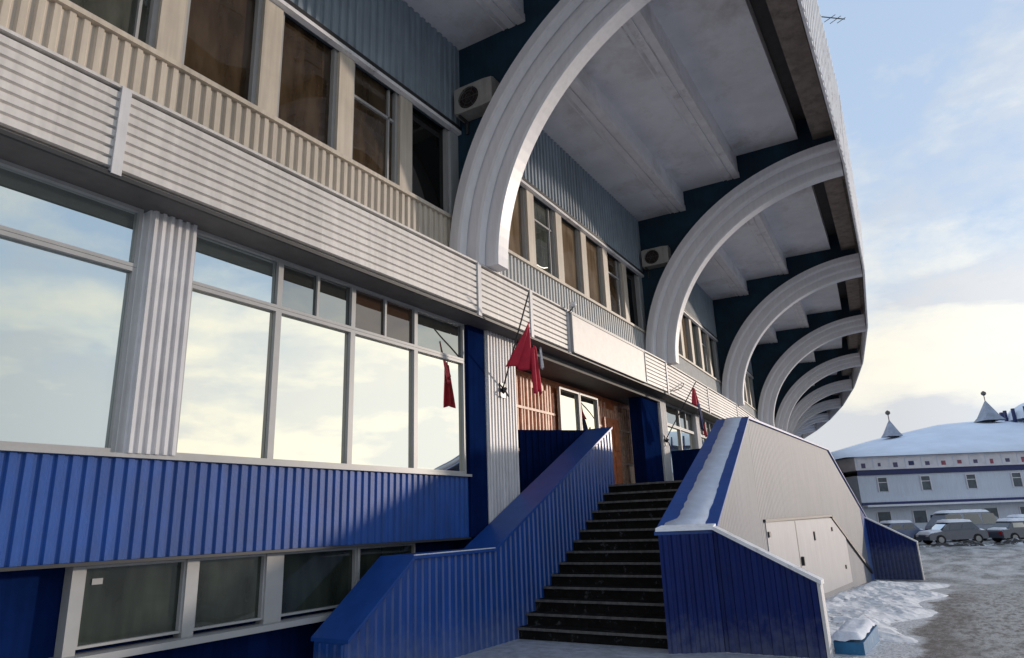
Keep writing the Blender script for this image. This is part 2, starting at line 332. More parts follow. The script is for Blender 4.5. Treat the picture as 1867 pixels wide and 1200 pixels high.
# wooded hills beyond the car park (they show in the window reflections)
hm = mat('hill_winter', (0.20, 0.19, 0.17), 0.95, 0.25, 0.02, dirt=(0.42, 0.43, 0.46), dscale=0.012, damt=(0.48, 0.6))
h = MB(); nH = 60
for i in range(nH+1):
    a = math.radians(-75 + 110*i/nH) ; D = 620
    z = 26 + 22*math.sin(i*0.21+0.6) + 9*math.sin(i*0.53) + 4*math.sin(i*1.4)
    for dd, zz in ((D-120, -3), (D-60, z*.55), (D, max(6, z)), (D+120, -3)):
        h.v.append((dd*math.sin(a+0.6), -dd*math.cos(a+0.6), zz))
for i in range(nH):
    for j in range(3): h.f.append((i*4+j, i*4+j+1, (i+1)*4+j+1, (i+1)*4+j))
obj('hills', h, hm, smooth=True, kind='structure')

# ------------------------------------------------------------------ grandstand building
DTH = 0.031655; BAY = 9.0; NB = 16
VX = [Vector((8.327-BAY, 0, 0)), Vector((8.327, 0, 0))]; ANG = [0.0]
a = 0
for k in range(1, NB+1):
    a += DTH if k < 4 else 0.040; ANG.append(a); VX.append(VX[-1] + BAY*Vector((math.cos(a), math.sin(a), 0)))
stand = thing('grandstand_building', 'long curved grandstand clad in white, cream and blue sheet metal under a deep arched canopy', 'building')
TH2 = math.tan(0.036/2)
def bpart(name, mb, m, k, label=None, parent=None, smooth=False):
    """a part built in the frame of bay k; mb may be a shared mesh"""
    return obj(name, mb, m, parent or stand, VX[k] if parent is None else None, ANG[k] if parent is None else None, smooth, label)
def mbox(mb, y0, y1, z0, z1, x0=0.0, x1=BAY):   # mitred box along the whole bay
    f = lambda y: x0 + y*TH2; h_ = lambda y: x1 - y*TH2
    return mb.hexa([(f(y0),y0,z0),(h_(y0),y0,z0),(h_(y1),y1,z0),(f(y1),y1,z0),(f(y0),y0,z1),(h_(y0),y0,z1),(h_(y1),y1,z1),(f(y1),y1,z1)])
share = {}
def shared(key, build, m, smooth=False):
    if key not in share: share[key] = build().mesh(key, m, smooth)
    return share[key]

# --- fascia: white horizontal lamella band with joint posts
ZF0, ZF1 = 4.72, 5.55
def fascia_bld(x0, x1):
    s = MB(); s.lamella(x0, x1, 0.0, ZF0+.03, ZF1-.02, 0.1, 0.03); s.box(x0, x1, 0.03, 0.30, ZF0, ZF1); return s
def fascia_bits(k, cuts):
    for x0, x1 in cuts: bpart('fascia', shared('fascia_%.2f_%.2f' % (x0, x1), lambda: fascia_bld(x0, x1), white_siding), None, k)
def post(k, x, w_=0.09, m=pil_white): bpart('joint_post', shared('joint_post', lambda: MB().box(-w_/2, w_/2, -.05, .02, ZF0-.03, ZF1+.02), m), m, k).location = VX[k] + Matrix.Rotation(ANG[k], 3, 'Z') @ Vector((x, 0, 0))
for k in range(NB):
    bpart('fascia_soffit', shared('fascia_soffit', lambda: MB().box(0, BAY, 0.0, 0.60, ZF0-.05, ZF0-.002), soffit_m), None, k)
    bpart('fascia_drip_edge', shared('fascia_drip', lambda: MB().box(0, BAY, -.035, 0.0, ZF0-.052, ZF0-.012), dark_trim), None, k)
    bpart('ledge', shared('ledge', lambda: MB().box(0, BAY, -.04, 0.60, ZF1, ZF1+.03), white_siding), None, k)
fascia_bits(0, [(0.02, 3.38), (3.46, 8.96)]); post(0, 3.42); post(0, 9.0)
fascia_bits(1, [(0.04, 1.62), (1.70, 3.16), (7.18, 8.96)]); post(1, 1.66); post(1, 3.14, 0.05); post(1, 9.0)
for k in range(2, NB):
    fascia_bits(k, [(0.04, 4.46), (4.54, 8.96)]); post(k, 4.5); post(k, 9.0)

# --- lower storey
YW = 0.45
def window(k, x0, x1, z0, z1, y, gm_, fw=0.05, fm=frame_m, vsub=None, sub=None):
    """one window: glass pane, with its frame as a sub-part"""
    t0_, t1_, t2_ = (random.uniform(0, .006) for _ in range(3))      # no two panes hang in quite the same plane
    pane = bpart('window', MB().hexa([(x0, y+t0_, z0), (x1, y+t1_, z0), (x1, y+.02, z0), (x0, y+.02, z0), (x0, y+t2_, z1), (x1, y+t1_+t2_-t0_, z1), (x1, y+.02, z1), (x0, y+.02, z1)]), gm_, k)
    fr = MB()
    fr.box(x0-.0, x0+fw, y-.05, y, z0, z1); fr.box(x1-fw, x1, y-.05, y, z0, z1)
    fr.box(x0+fw, x1-fw, y-.05, y, z0, z0+fw); fr.box(x0+fw, x1-fw, y-.05, y, z1-fw, z1)
    if vsub: fr.box(vsub-.018, vsub+.018, y-.035, y, z0+fw, z1-fw)
    f = obj('frame', fr, fm, pane)
    return pane
ZS, ZT, ZH = 2.31, 4.06, 4.67
def glazing(k, cols, gl, tr, sub):
    for i in range(len(cols)-1):
        x0, x1 = cols[i], cols[i+1]
        window(k, x0, x1, ZS, ZT, YW, gl[i % len(gl)], 0.04)
        window(k, x0, x1, ZT+.004, ZH, YW, tr[i % len(tr)], 0.035, vsub=(x0+x1)/2 if sub[i % len(sub)] else None)
X = 0.673
glazing(0, [0.25, 2.15, X+3.26], [g_dull], [g_dull], [0])
glazing(0, [X+3.80, X+4.92, X+6.09, X+7.33, X+8.5], [g_main], [g_dull, g_trans, g_transb, g_trans], [0, 1, 1, 0])
std = lambda k: (glazing(k, [.85, 2.4, 3.97], [g_main], [g_trans], [0, 1]), glazing(k, [4.47, 5.6, 6.8, 8.0, 9.15], [g_main], [g_trans], [0, 1]))
for k in (2, 3, 4): std(k)
for k in range(5, NB):
    bpart('window', shared('far_glazing', lambda: MB().box(0, 9, YW, YW+.02, ZS, ZH), g_main), None, k)
def pilaster(k, x0, x1, z0=2.31, z1=4.67, m=pil_white, y=YW, pitch=.085, dep=.03):
    s = MB().corr((x0, y-.10), (x1, y-.10), z0, z1, pitch, dep); s.box(x0, x1, y-.098, y+.1, z0, z1)
    return bpart('pilaster', s, m, k)
pilaster(0, X+3.30, X+3.79)
pilaster(0, X+9.0, X+9.88, 0.0)
bpart('corner_column', MB().box(X+8.54, X+8.99, YW-.09, YW+.2, 0.9, 4.67), navy, 0)
bpart('recess_soffit', MB().box(1.4, 9.25, 0.30, 2.6, 4.55, 4.665), soffit_m, 1)
# entrance recess: timber-slatted wall, windows and a wooden door
bpart('entrance_wall', MB().box(1.2, 9.2, 1.15, 1.35, 2.0, 4.54), wood, 1)
s = MB(); s2 = MB(); x = 1.45
while x < 9.0:
    wd = random.uniform(.03, .06)
    if not 4.6 < x < 6.75:
        (s if x < 5 else s2).box(x, x+wd, 1.105, 1.148, random.choice([2.2, 2.2, 2.9]), random.choice([4.40, 4.40, 4.25]))
    x += random.uniform(.09, .17)
bpart('timber_slats', s, slatw, 1); bpart('timber_slats', s2, slatw, 1)
for z in (2.9, 3.75):
    for xa, xb in ((1.3, 4.6), (6.76, 9.0)): bpart('timber_rail', MB().box(xa, xb, 1.09, 1.104, z, z+.05), slatw, 1)
window(1, 4.66, 5.66, 2.9, 4.40, 1.05, g_main, .045); window(1, 5.68, 6.70, 2.9, 4.40, 1.05, g_main, .045)
dr = bpart('entrance_door', MB().box(7.1, 8.0, 1.03, 1.08, 2.2, 4.0).box(7.2, 7.5, 1.01, 1.03, 3.2, 3.9).box(7.6, 7.9, 1.01, 1.03, 3.2, 3.9).box(7.2, 7.5, 1.01, 1.03, 2.35, 3.05).box(7.6, 7.9, 1.01, 1.03, 2.35, 3.05), wood, 1)
obj('handle', MB().tube([(7.16, .98, 3.0), (7.16, .98, 3.3)], .015), pole_m, dr)
bpart('side_wall', MB().box(1.38, 1.50, .55, 1.14, 0, 4.54), navy, 1)
bpart('corner_column', MB().box(8.02, 9.28, .40, .72, 0, 4.67), navy, 1)
pilaster(2, .30, .84, 0.0)
for k in range(2, 6): pilaster(k, 3.99, 4.46); 
for k in range(3, 8): pilaster(k, .2, .84)
# blue sheet band, sills and lower wall
def blue_band(x0, x1, yb=.40):
    s = MB().corr((x0, yb), (x1, yb), 1.40, 2.27, .118, .02); s.box(x0, x1, yb+.002, yb+.12, 1.40, 2.27); return s
bpart('blue_band', blue_band(0, X+8.98), blue, 0)
bpart('band_soffit', MB().box(0, X+8.98, .36, .70, 1.37, 1.398), dark_trim, 0)
bpart('window_sill', MB().box(0, X+8.56, .34, .47, 2.272, 2.308), frame_m, 0)
for k in range(2, NB):
    bpart('blue_band', shared('blue_band_std', lambda: blue_band(.3, 9.3), blue), None, k)
    bpart('window_sill', shared('sill_std', lambda: MB().box(.3, 9.3, .34, .47, 2.272, 2.308), frame_m), None, k)
    bpart('lower_wall', shared('lower_wall_std', lambda: MB().box(.3, 9.3, .62, .8, -1.4, 1.4), navy), None, k)
bpart('lower_wall', MB().box(0, 9.7, .66, .85, -.2, 1.40), navy, 0)
for x0, x1 in ((3.20, 4.14), (4.26, 5.06), (5.28, 6.40), (6.44, 7.5)):
    window(0, X+x0, X+x1, .70, 1.36, .60, g_low, .022)
for xa, xb in ((3.10, 3.20), (4.14, 4.26), (5.06, 5.28), (6.40, 6.44)): bpart('window_post', MB().box(X+xa, X+xb, .53, .66, .66, 1.36), frame_m, 0)
bpart('window_head', MB().box(X+3.10, X+7.5, .53, .66, 1.362, 1.398), frame_m, 0)
bpart('window_sill', MB().box(X+3.06, X+7.5, .40, .66, .60, .66), frame_m, 0)
bpart('notice', MB().box(X+3.30, X+3.39, .594, .598, 1.20, 1.25), frame_m, 0, label='small white paper stuck inside the lower pane')

# --- upper storey
YU = 0.5
def rail_bld():
    s = MB().corr((0, YU), (9.0, YU), ZF1+.03, 6.44, .13, .03); s.box(0, 9, YU+.002, YU+.1, ZF1+.03, 6.44); return s
def rail_top_bld(): return MB().box(0, 9, YU-.07, YU+.1, 6.44, 6.50)
def up_panel_bld():
    s = MB().corr((0, YU-.06), (9.0, YU-.06), 8.24, 9.86, .15, .03); s.box(0, 9, YU-.058, YU+.2, 8.24, 9.86); return s
for k in range(NB):
    bpart('balcony_band', shared('balcony_band', rail_bld, cream) if k == 0 else shared('balcony_band_grey', rail_bld, rail_grey), None, k)  # same band throughout; cooler light of the later bays put into its grey
    bpart('balcony_rail', shared('balcony_rail', rail_top_bld, cream), None, k)
    bpart('upper_panel', shared('upper_panel', up_panel_bld, panel_grey), None, k)
    bpart('drip_edge', shared('drip_edge', lambda: MB().box(0, 9, YU-.11, YU-.06, 8.19, 8.25), dark_trim), None, k)
    bpart('gutter', shared('gutter', lambda: MB().box(0, 9, YU-.10, YU-.0, 8.13, 8.19), trim_w), None, k)
    for j in range(7):
        xr = 8.95 - j*1.27; xl = xr - .93
        if k == 0: mm = [g_black, g_up, g_up, g_up, g_olive, g_olive, g_up][j]
        elif k == 1: mm = [g_black, g_up, g_tan, g_tan, g_olive, g_tan, g_tan][j]
        else: mm = [g_black, g_olive, g_olive, g_tan, g_tan, g_olive, g_tan][(j + (k % 2)) % 7 if j else 0]
        if k < 5:
            pn = bpart('window', MB().box(xl, xr, YU+.10, YU+.12, 6.50, 8.16), mm, k)
            fr = MB().box(xl-.03, xl+.03, YU+.03, YU+.10, 6.5, 8.16).box(xr-.03, xr+.03, YU+.03, YU+.10, 6.5, 8.16).box(xl+.03, xr-.03, YU+.05, YU+.10, 6.5, 6.55)
            if j in (1, 4): fr.box(xl+.03, xr-.03, YU+.06, YU+.10, 7.62, 7.66).box(xr-.16, xr-.13, YU+.06, YU+.10, 6.55, 8.14)
            obj('frame', fr, frame_m, pn)
        else: bpart('window', shared('up_win_%d_%s' % (j, mm.name), lambda: MB().box(xl, xr, YU+.10, YU+.12, 6.50, 8.16), mm), None, k)
        if j < 6:
            if k == 0 or True: bpart('column', shared('up_col_%d' % j, lambda: MB().box(xl-.31, xl-.03, YU-.02, YU+.14, 6.50, 8.13), cream), None, k)
    bpart('column', shared('up_col_end', lambda: MB().box(8.98, 9.2, YU-.02, YU+.14, 6.5, 8.13), rail_grey), None, k)
    bpart('inner_wall', shared('inner_wall', lambda: MB().box(0, 9.05, YU+.16, YU+.4, ZF1, 9.9), dark_trim), None, k)

# --- canopy: stepped slabs, edge beam, trim, roof
def ceil_bld():
    s = MB(); a = .49; b_ = 9.21
    mbox(s, -.95, .62, 9.86, 10.9, a, b_); mbox(s, -2.50, -.951, 10.42, 11.3, a, b_); mbox(s, -4.10, -2.501, 11.05, 11.5, a, b_); return s
def lip_bld():
    s = MB(); a = .49; b_ = 9.21
    for y0, z in ((-.97, 9.86), (-2.52, 10.42)):
        mbox(s, y0, y0+.16, z-.030, z+.12, a, b_); mbox(s, y0+.20, y0+.34, z-.022, z-.001, a, b_); mbox(s, y0+.42, y0+.45, z-.012, z-.001, a, b_)
    return s
for k in range(NB):
    bpart('ceiling_slab', shared('ceiling_slab', ceil_bld, ceil_m), None, k)
    bpart('slab_lip', shared('slab_lip', lip_bld, lip_m), None, k)
    bpart('edge_beam', shared('edge_beam', lambda: mbox(mbox(MB(), -4.94, -4.45, 10.93, 11.62), -5.09, -4.941, 11.02, 11.62), beam_m), None, k)
    def trim_bld():
        s = MB(); f_ = lambda y: y*TH2; g_ = lambda y: BAY - y*TH2
        s.hexa([(f_(y), y, z) if a_ == 0 else (g_(y), y, z) for a_, y, z in ((0, -5.08, 9.94), (1, -5.08, 9.94), (1, -5.03, 9.94), (0, -5.03, 9.94), (0, -5.24, 11.9), (1, -5.24, 11.9), (1, -5.19, 11.9), (0, -5.19, 11.9))])
        n = 30
        for i in range(n): xa = i*9/n; s.hexa([(xa, -5.10, 9.96), (xa+.12, -5.10, 9.96), (xa+.12, -5.081, 9.96), (xa, -5.081, 9.96), (xa, -5.257, 11.88), (xa+.12, -5.257, 11.88), (xa+.12, -5.241, 11.88), (xa, -5.241, 11.88)])
        return s
    bpart('eave_trim', shared('eave_trim', trim_bld, trim_w), None, k)
    bpart('roof', shared('roof', lambda: mbox(mbox(MB(), -5.175, .7, 11.66, 11.72), -5.0, .7, 11.721, 11.80), soffit_m), None, k)
    bpart('roof_snow', shared('roof_snow', lambda: mbox(MB(), -5.15, .7, 11.801, 11.88), snow), None, k)
# --- arches with their webs
A_, B_, Y0_, Z0_ = 5.50, 5.02, 0.46, 5.58
SEC = [(-.52, 0), (-.52, .16), (-.50, .20), (-.38, .24), (-.34, .20), (-.34, .40), (-.32, .45), (-.21, .49), (-.17, .45), (-.17, .67), (-.15, .71), (.15, .71), (.17, .67), (.17, .45), (.21, .49), (.32, .45), (.34, .40), (.34, .20), (.38, .24), (.50, .20), (.52, .16), (.52, 0)]
def arch_bld():
    s = MB(); n = 40; rings = []
    for i in range(n+1):
        t_ = i/n*PI/2*0.995
        y = Y0_ - A_*(1-math.cos(t_)); z = Z0_ + B_*math.sin(t_)
        ty, tz = -A_*math.sin(t_), B_*math.cos(t_); l = math.hypot(ty, tz); ty /= l; tz /= l
        ny, nz = -tz, ty          # down/outward side
        i0 = len(s.v); rings.append(i0)
        for u, q in SEC: s.v.append((.40+u, y+ny*q, z+nz*q))
    m_ = len(SEC)
    for a, b_ in zip(rings, rings[1:]):
        for j in range(m_): s.f.append((a+j, a+(j+1) % m_, b_+(j+1) % m_, b_+j))
    s.f.append(tuple(rings[0]+j for j in range(m_))); s.f.append(tuple(rings[-1]+j for j in range(m_))[::-1]); return s
def web_bld():
    P = [(.21, .62, 5.6), ]
    for i in range(31):
        t_ = i/30*PI/2*0.99; P.append((.21, Y0_+.01 - A_*(1-math.cos(t_)), Z0_ + .02 + B_*math.sin(t_)))
    P += [(.21, -4.9, 11.0), (.21, -4.44, 11.6), (.21, .62, 11.6)]
    return MB().prism(P, (.28, 0, 0))
for k in range(NB):
    bpart('web_wall', shared('web_wall', web_bld, teal), None, k)
    bpart('arch_rib', shared('arch_rib', arch_bld, rib_m), None, k)

# ------------------------------------------------------------------ sign board on the fascia
def P1(x, y, z, k=1): return VX[k] + Matrix.Rotation(ANG[k], 3, 'Z') @ Vector((x, y, z))
sb = thing('sign_board', 'blank white sign board on the fascia above the entrance', 'sign', P1(5.2, -.03, ZF0), ANG[1])
obj('panel', MB().box(-2.0, 2.0, -.06, .03, .02, .76), sign_m, sb)
obj('frame', MB().box(-2.03, -2.0, -.08, .03, 0, .80).box(2.0, 2.03, -.08, .03, 0, .80).box(-2.0, 2.0, -.075, .03, .76, .80).box(-2.0, 2.0, -.075, .03, -.01, .02), frame_m, sb)
lm = thing('wall_lamp', 'small round lamp on a bracket at the left end of the sign board', 'lamp', P1(3.12, -.05, 5.50), ANG[1])
obj('bracket', MB().tube([(0, .05, 0), (0, -.06, .03), (0, -.12, .10)], .015), pole_m, lm)
hd = MB(); hd.tube([(0, -.12, .09), (0, -.12, .13), (0, -.12, .17), (0, -.12, .20)], [.05, .075, .07, .03], 12); obj('lamp_head', hd, trim_w, lm, smooth=True)

# ------------------------------------------------------------------ air conditioners
def make_ac(label, k):
    a = thing('air_conditioner', label, 'air conditioner', P1(.20, -.05, 8.32, k), ANG[k], 'air conditioners on the teal arch walls')
    c = MB(); hw, hh, dp = .38, .50, .26
    # casing as ring with circular well on the -x face
    cyc, czc, rr, n = .09, .25, .205, 28
    c.box(-dp+.02, 0, -hw, hw, 0, hh)
    ring = [(cyc+rr*math.cos(2*PI*i/n), czc+rr*math.sin(2*PI*i/n)) for i in range(n)]
    def sq(i):
        a_ = 2*PI*i/n; dx, dz = math.cos(a_), math.sin(a_); s_ = 1e9
        for lim, comp, cen in ((hw, dx, cyc), (-hw, dx, cyc)):
            if comp and (lim-cen)/comp > 0: s_ = min(s_, (lim-cen)/comp)
        for lim, comp in ((hh-czc, dz), (-czc, dz)):
            if comp and lim/comp > 0: s_ = min(s_, lim/comp)
        return (cyc+dx*s_, czc+dz*s_)
    for i in range(n):
        p, q = ring[i], ring[(i+1) % n]; P_, Q_ = sq(i), sq(i+1)
        c.face((-dp-.03, *p), (-dp-.03, *q), (-dp-.03, *Q_), (-dp-.03, *P_))
        c.face((-dp-.03, *p), (-dp-.03, *q), (-dp+.03, *q), (-dp+.03, *p))
        c.face((-dp-.03, *P_), (-dp-.03, *Q_), (-dp+.03, *Q_), (-dp+.03, *P_))
    obj('casing', c, ac_w, a)
    w_ = MB(); w_.face(*[(-dp+.012, y, z) for y, z in ring]); obj('fan_well', w_, ac_b, a)
    g_ = MB()
    for r_ in (.06, .12, .18):
        g_.tube([(-dp-.035, cyc+r_*math.cos(2*PI*i/18), czc+r_*math.sin(2*PI*i/18)) for i in range(19)], .005, 5)
    for i in range(3):
        t_ = PI*i/3; g_.tube([(-dp-.035, cyc+rr*math.cos(t_), czc+rr*math.sin(t_)), (-dp-.035, cyc-rr*math.cos(t_), czc-rr*math.sin(t_))], .006, 5)
    obj('fan_grille', g_, pole_m, a)
    obj('bracket', MB().box(-dp, 0, -hw+.06, -hw+.10, -.04, -.005).box(-dp, 0, hw-.10, hw-.06, -.04, -.005).box(-.03, 0, -hw+.06, -hw+.10, -.25, -.041).box(-.03, 0, hw-.10, hw-.06, -.25, -.041), pole_m, a)
    obj('pipe', MB().tube([(-.15, -hw-.0, .2), (-.12, -hw-.06, .15), (-.04, -hw-.07, -.1), (-.01, -hw-.02, -.5)], .018, 6), pole_m, a)
    return a
ac0 = make_ac('grey air conditioner on the teal wall left of the nearest big arch', 1)
def copy_tree(o, parent=None):
    c = o.copy(); C.objects.link(c); c.parent = parent
    for ch in list(o.children): copy_tree(ch, c)
    return c
for k, lb in ((2, 'grey air conditioner on the teal wall behind the second arch'),):
    a = copy_tree(ac0); a.location = P1(.20, -.05, 8.32, k); a.rotation_euler = (0, 0, ANG[k]); a['label'] = lb

# ------------------------------------------------------------------ flags
def cloth(top, bot, w0, w1, fold, nx_=14, nz_=16, ph=0.0, lean=0.0):
    """hanging cloth: from top point down to bot, folded in plan"""
    s = MB()
    for j in range(nz_+1):
        v = j/nz_; wd = w0 + (w1-w0)*v
        for i in range(nx_+1):
            u = i/nx_ - .5
            x = top[0] + (bot[0]-top[0])*v + u*wd + lean*v*u
            y = top[1] + (bot[1]-top[1])*v + fold*math.sin(u*11+ph+v*1.3)*(.35+.65*v)
            z = top[2] + (bot[2]-top[2])*v + .03*math.sin(u*7+ph)
            s.v.append((x, y, z))
    for j in range(nz_):
        for i in range(nx_):
            a = j*(nx_+1)+i; s.f.append((a, a+1, a+nx_+2, a+nx_+1))
    return s
def solid(o, th=.006):
    m_ = o.modifiers.new('thick', 'SOLIDIFY'); m_.thickness = th; return o
f1 = thing('flag', 'red flag with grey emblem on the pilaster left of the entrance', 'flag', (9.44, .32, 3.72), 0); f1.scale = (.95, .95, .95)
obj('pole', MB().tube([(0, 0, 0), (-.62, -1.0, 1.45)], .014, 8), pole_m, f1)
obj('bracket', MB().box(-.09, .07, -.02, .05, -.14, .12).tube([(0, 0, -.05), (-.03, -.09, .02)], .03, 8).tube([(0, .0, .05), (-.08, -.12, -.06), (.03, -.10, -.12)], .016, 6), pole_m, f1)
s = MB(); pts = []
# triangular drape under the leaning pole, then a gathered tail
nzr = 18
for j in range(nzr+1):
    v = j/nzr
    # left edge follows the pole, right edge falls plumb from the tip
    L0 = Vector((-.60, -.97, 1.36)).lerp(Vector((-.56, -.62, .62)), v); R0 = Vector((-.58, -.95, 1.36)).lerp(Vector((-.36, -.92, .55)), v)
    L0 += Vector((-.20*v, 0, 0))
    for i in range(13):
        u = i/12; p = L0.lerp(R0, u); p.y += .05*math.sin(u*13+v*2)*v; p.z += .015*math.sin(u*9); s.v.append(tuple(p))
for j in range(nzr):
    for i in range(12): a = j*13+i; s.f.append((a, a+1, a+14, a+13))
solid(obj('cloth', s, red, f1, smooth=True, loc=(.21, .14, -.36)))
solid(obj('cloth_tail', cloth((-.42, -.94, .98), (-.36, -.94, .18), .13, .26, .05, ph=1), red, f1, smooth=True, loc=(.21, .14, -.36)))
solid(obj('emblem', cloth((-.34, -1.02, .95), (-.30, -1.02, .60), .05, .09, .012, 6, 8), fgrey, f1, smooth=True, loc=(.21, .14, -.36)))
f2 = thing('flag', 'furled red, blue and white flag hanging beside the right side of the entrance', 'flag', P1(.50, .32, 3.55, 2), ANG[2])
obj('pole', MB().tube([(0, 0, 0), (-.1, -1.0, 1.45)], .014, 8), pole_m, f2)
obj('bracket', MB().box(-.09, .07, -.02, .05, -.14, .12).tube([(0, 0, -.05), (-.03, -.09, .02)], .03, 8).tube([(0, .0, .05), (-.10, -.12, -.10), (.03, -.10, -.16)], .016, 6), pole_m, f2)
solid(obj('red_cloth', cloth((-.10, -.92, 1.28), (-.02, -.92, .85), .12, .42, .06), red, f2, smooth=True))
solid(obj('blue_cloth', cloth((.08, -.96, .95), (.30, -.96, .22), .16, .26, .05, ph=2), fdark, f2, smooth=True))
solid(obj('pale_cloth', cloth((.34, -.90, .62), (.46, -.90, .12), .10, .20, .04, ph=.5), sign_m, f2, smooth=True))
solid(obj('red_hem', cloth((.30, -1.0, .40), (.36, -1.0, .06), .10, .22, .04, ph=3), red, f2, smooth=True))
# loose cable slung on the fascia of the second bay
cb = MB(); cb.tube([P1(.1+i*.16, -.05-.12*math.sin(i/9*PI), 4.78+.45*(i/9)**1.2, 2) for i in range(10)], .012, 6)
tag(obj('cable', cb, pole_m), 'thin dark cable slung up the white fascia right of the sign board', 'cable')
# antenna on the roof edge
an = thing('roof_antenna', 'thin spiky antenna sticking out over the canopy edge against the sky', 'antenna', P1(6.0, -5.16, 11.86, 1), ANG[1])
obj('mast', MB().tube([(0, 0, -.1), (0, -.05, .25)], .015, 6).tube([(0, -.05, .20), (.55, -.52, .30)], .012, 6), pole_m, an)
obj('elements', MB().tube([(.22, -.36, .26), (.34, -.12, .26)], .008, 5).tube([(.36, -.46, .28), (.50, -.22, .28)], .008, 5).tube([(.50, -.54, .30), (.60, -.36, .30)], .008, 5), pole_m, an)

# ------------------------------------------------------------------ entrance staircase
st = thing('entrance_staircase', 'raised double entrance staircase with blue and grey sheet metal parapets', 'staircase')
ZL = 2.2; NS = 14; X0s, X1s = 8.83, 12.43
fl = MB(); ns = MB(); rise = ZL/NS; run = (X1s-X0s)/NS
for i in range(NS):
    x0 = X0s + i*run
    fl.box(x0, X1s if i < NS-1 else X1s, -2.62, -.20, i*rise-.0, (i+1)*rise-.03) if i == 0 else fl.box(x0, X1s, -2.62, -.20, i*rise-.03, (i+1)*rise-.03)
    ns.box(x0-.03, x0+run-.002, -2.62, -.20, (i+1)*rise-.03+.001, (i+1)*rise)
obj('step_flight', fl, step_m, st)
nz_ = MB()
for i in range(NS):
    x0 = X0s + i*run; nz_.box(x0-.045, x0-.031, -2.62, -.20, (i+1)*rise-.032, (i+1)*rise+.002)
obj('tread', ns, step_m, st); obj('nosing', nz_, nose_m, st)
obj('landing', MB().box(X1s+.002, 22, -2.25, 1.36, ZL-.25, ZL), step_m, st)
fl = MB()
for i in range(NS): fl.box(22.002, 22+6.2-i*.44, -2.2, -.2, -.8 + i*.214, -.8 + (i+1)*.214)
obj('step_flight', fl, step_m, st)
def along(path):      # piecewise-linear height function of x
    def f(x):
        for (xa, za), (xb, zb) in zip(path, path[1:]):
            if x <= xb: return za + (zb-za)*(x-xa)/(xb-xa)
        return path[-1][1]
    return f
# left parapet (nearer the facade)
LP = [(5.5, .48), (6.55, 1.25), (8.25, 1.25), (12.45, 3.33)]
lz = along(LP)
def wall_between(path_i, path_o, zb, mat_in, mat_out, parent, capm, cap_t=.04, pr=.025, names=('parapet', 'cap')):
    """path_*: list of (x, y, z top) for the two faces; corrugated skins, cap as sub-part"""
    s = MB()
    for (p, q), (po, qo) in zip(zip(path_i, path_i[1:]), zip(path_o, path_o[1:])):
        s.hexa([(p[0], p[1], zb), (q[0], q[1], zb), (qo[0], qo[1], zb), (po[0], po[1], zb), (p[0], p[1], p[2]-cap_t), (q[0], q[1], q[2]-cap_t), (qo[0], qo[1], qo[2]-cap_t), (po[0], po[1], po[2]-cap_t)])
    w_ = obj(names[0], s, mat_out, parent)
    cth = MB(); segs = []
    for (p, q), (po, qo) in zip(zip(path_i, path_i[1:]), zip(path_o, path_o[1:])):
        k_ = 24
        for i_ in range(k_): segs.append(tuple(tuple(Vector(a_).lerp(Vector(b_), f_)) for a_, b_, f_ in ((p, q, i_/k_), (p, q, (i_+1)/k_), (po, qo, i_/k_), (po, qo, (i_+1)/k_))))
    for p, q, po, qo in segs:
        d = Vector((po[0]-p[0], po[1]-p[1], 0)).normalized()*(pr+.03)
        d2 = Vector((qo[0]-q[0], qo[1]-q[1], 0)).normalized()*(pr+.03)
        A = Vector(p)-d; B = Vector(q)-d2; A2 = Vector(po)+d; B2 = Vector(qo)+d2; z_ = Vector((0, 0, cap_t))
        cth.hexa([A-z_, B-z_, B2-z_, A2-z_, A, B, B2, A2])
    obj(names[1], cth, capm, w_)
    return w_
li = [(x, -.21, z) for x, z in LP]; lo = [(x, .24, z) for x, z in LP]
lw = wall_between(li, lo, -.05, blue, blue, st, blue_cap)
for (xa, za), (xb, zb) in zip(LP, LP[1:]):
    skin = MB().corr((xa, -.214), (xb, -.214), -.05, (lambda f, za=za, zb=zb: za+(zb-za)*f-.045), .13, .022)
    obj('cladding', skin, blue_gloss, lw)
obj('cladding', MB().corr((5.494, .24), (5.494, -.21), -.05, .43, .11, .02), blue, lw)
obj('edge_strip', MB().box(6.55, 8.25, -.262, -.240, 1.225, 1.262), trim_w, lw)  # lit front edge of the level cap, put in as a white strip
# dark panel closing the side of the entrance landing and far panel
obj('landing_panel', MB().corr((11.05, 1.38), (12.45, .235), 0, 3.30, .13, .02, nrm=(-.63, -.77, 0)).prism([(11.06, 1.385, 0), (12.46, .24, 0), (12.46, .24, 3.31), (11.06, 1.385, 3.31)], (.06, .07, 0)), navy, st)
obj('landing_panel', MB().box(18.6, 18.68, -.9, .8, 2.2, 3.33), navy, st)
# right parapet: near flight, landing and far flight
ri = [(8.46, -2.58, 1.41), (13.1, -2.2, 3.33), (22.2, -2.2, 3.33), (28.6, -2.2, 1.32)]
ro = [(8.90, -3.12, 1.41), (13.12, -2.68, 3.33), (22.2, -2.66, 3.33), (28.6, -2.66, 1.32)]
rw = wall_between(ri, ro, -1.2, blue, blue, st, blue_cap)
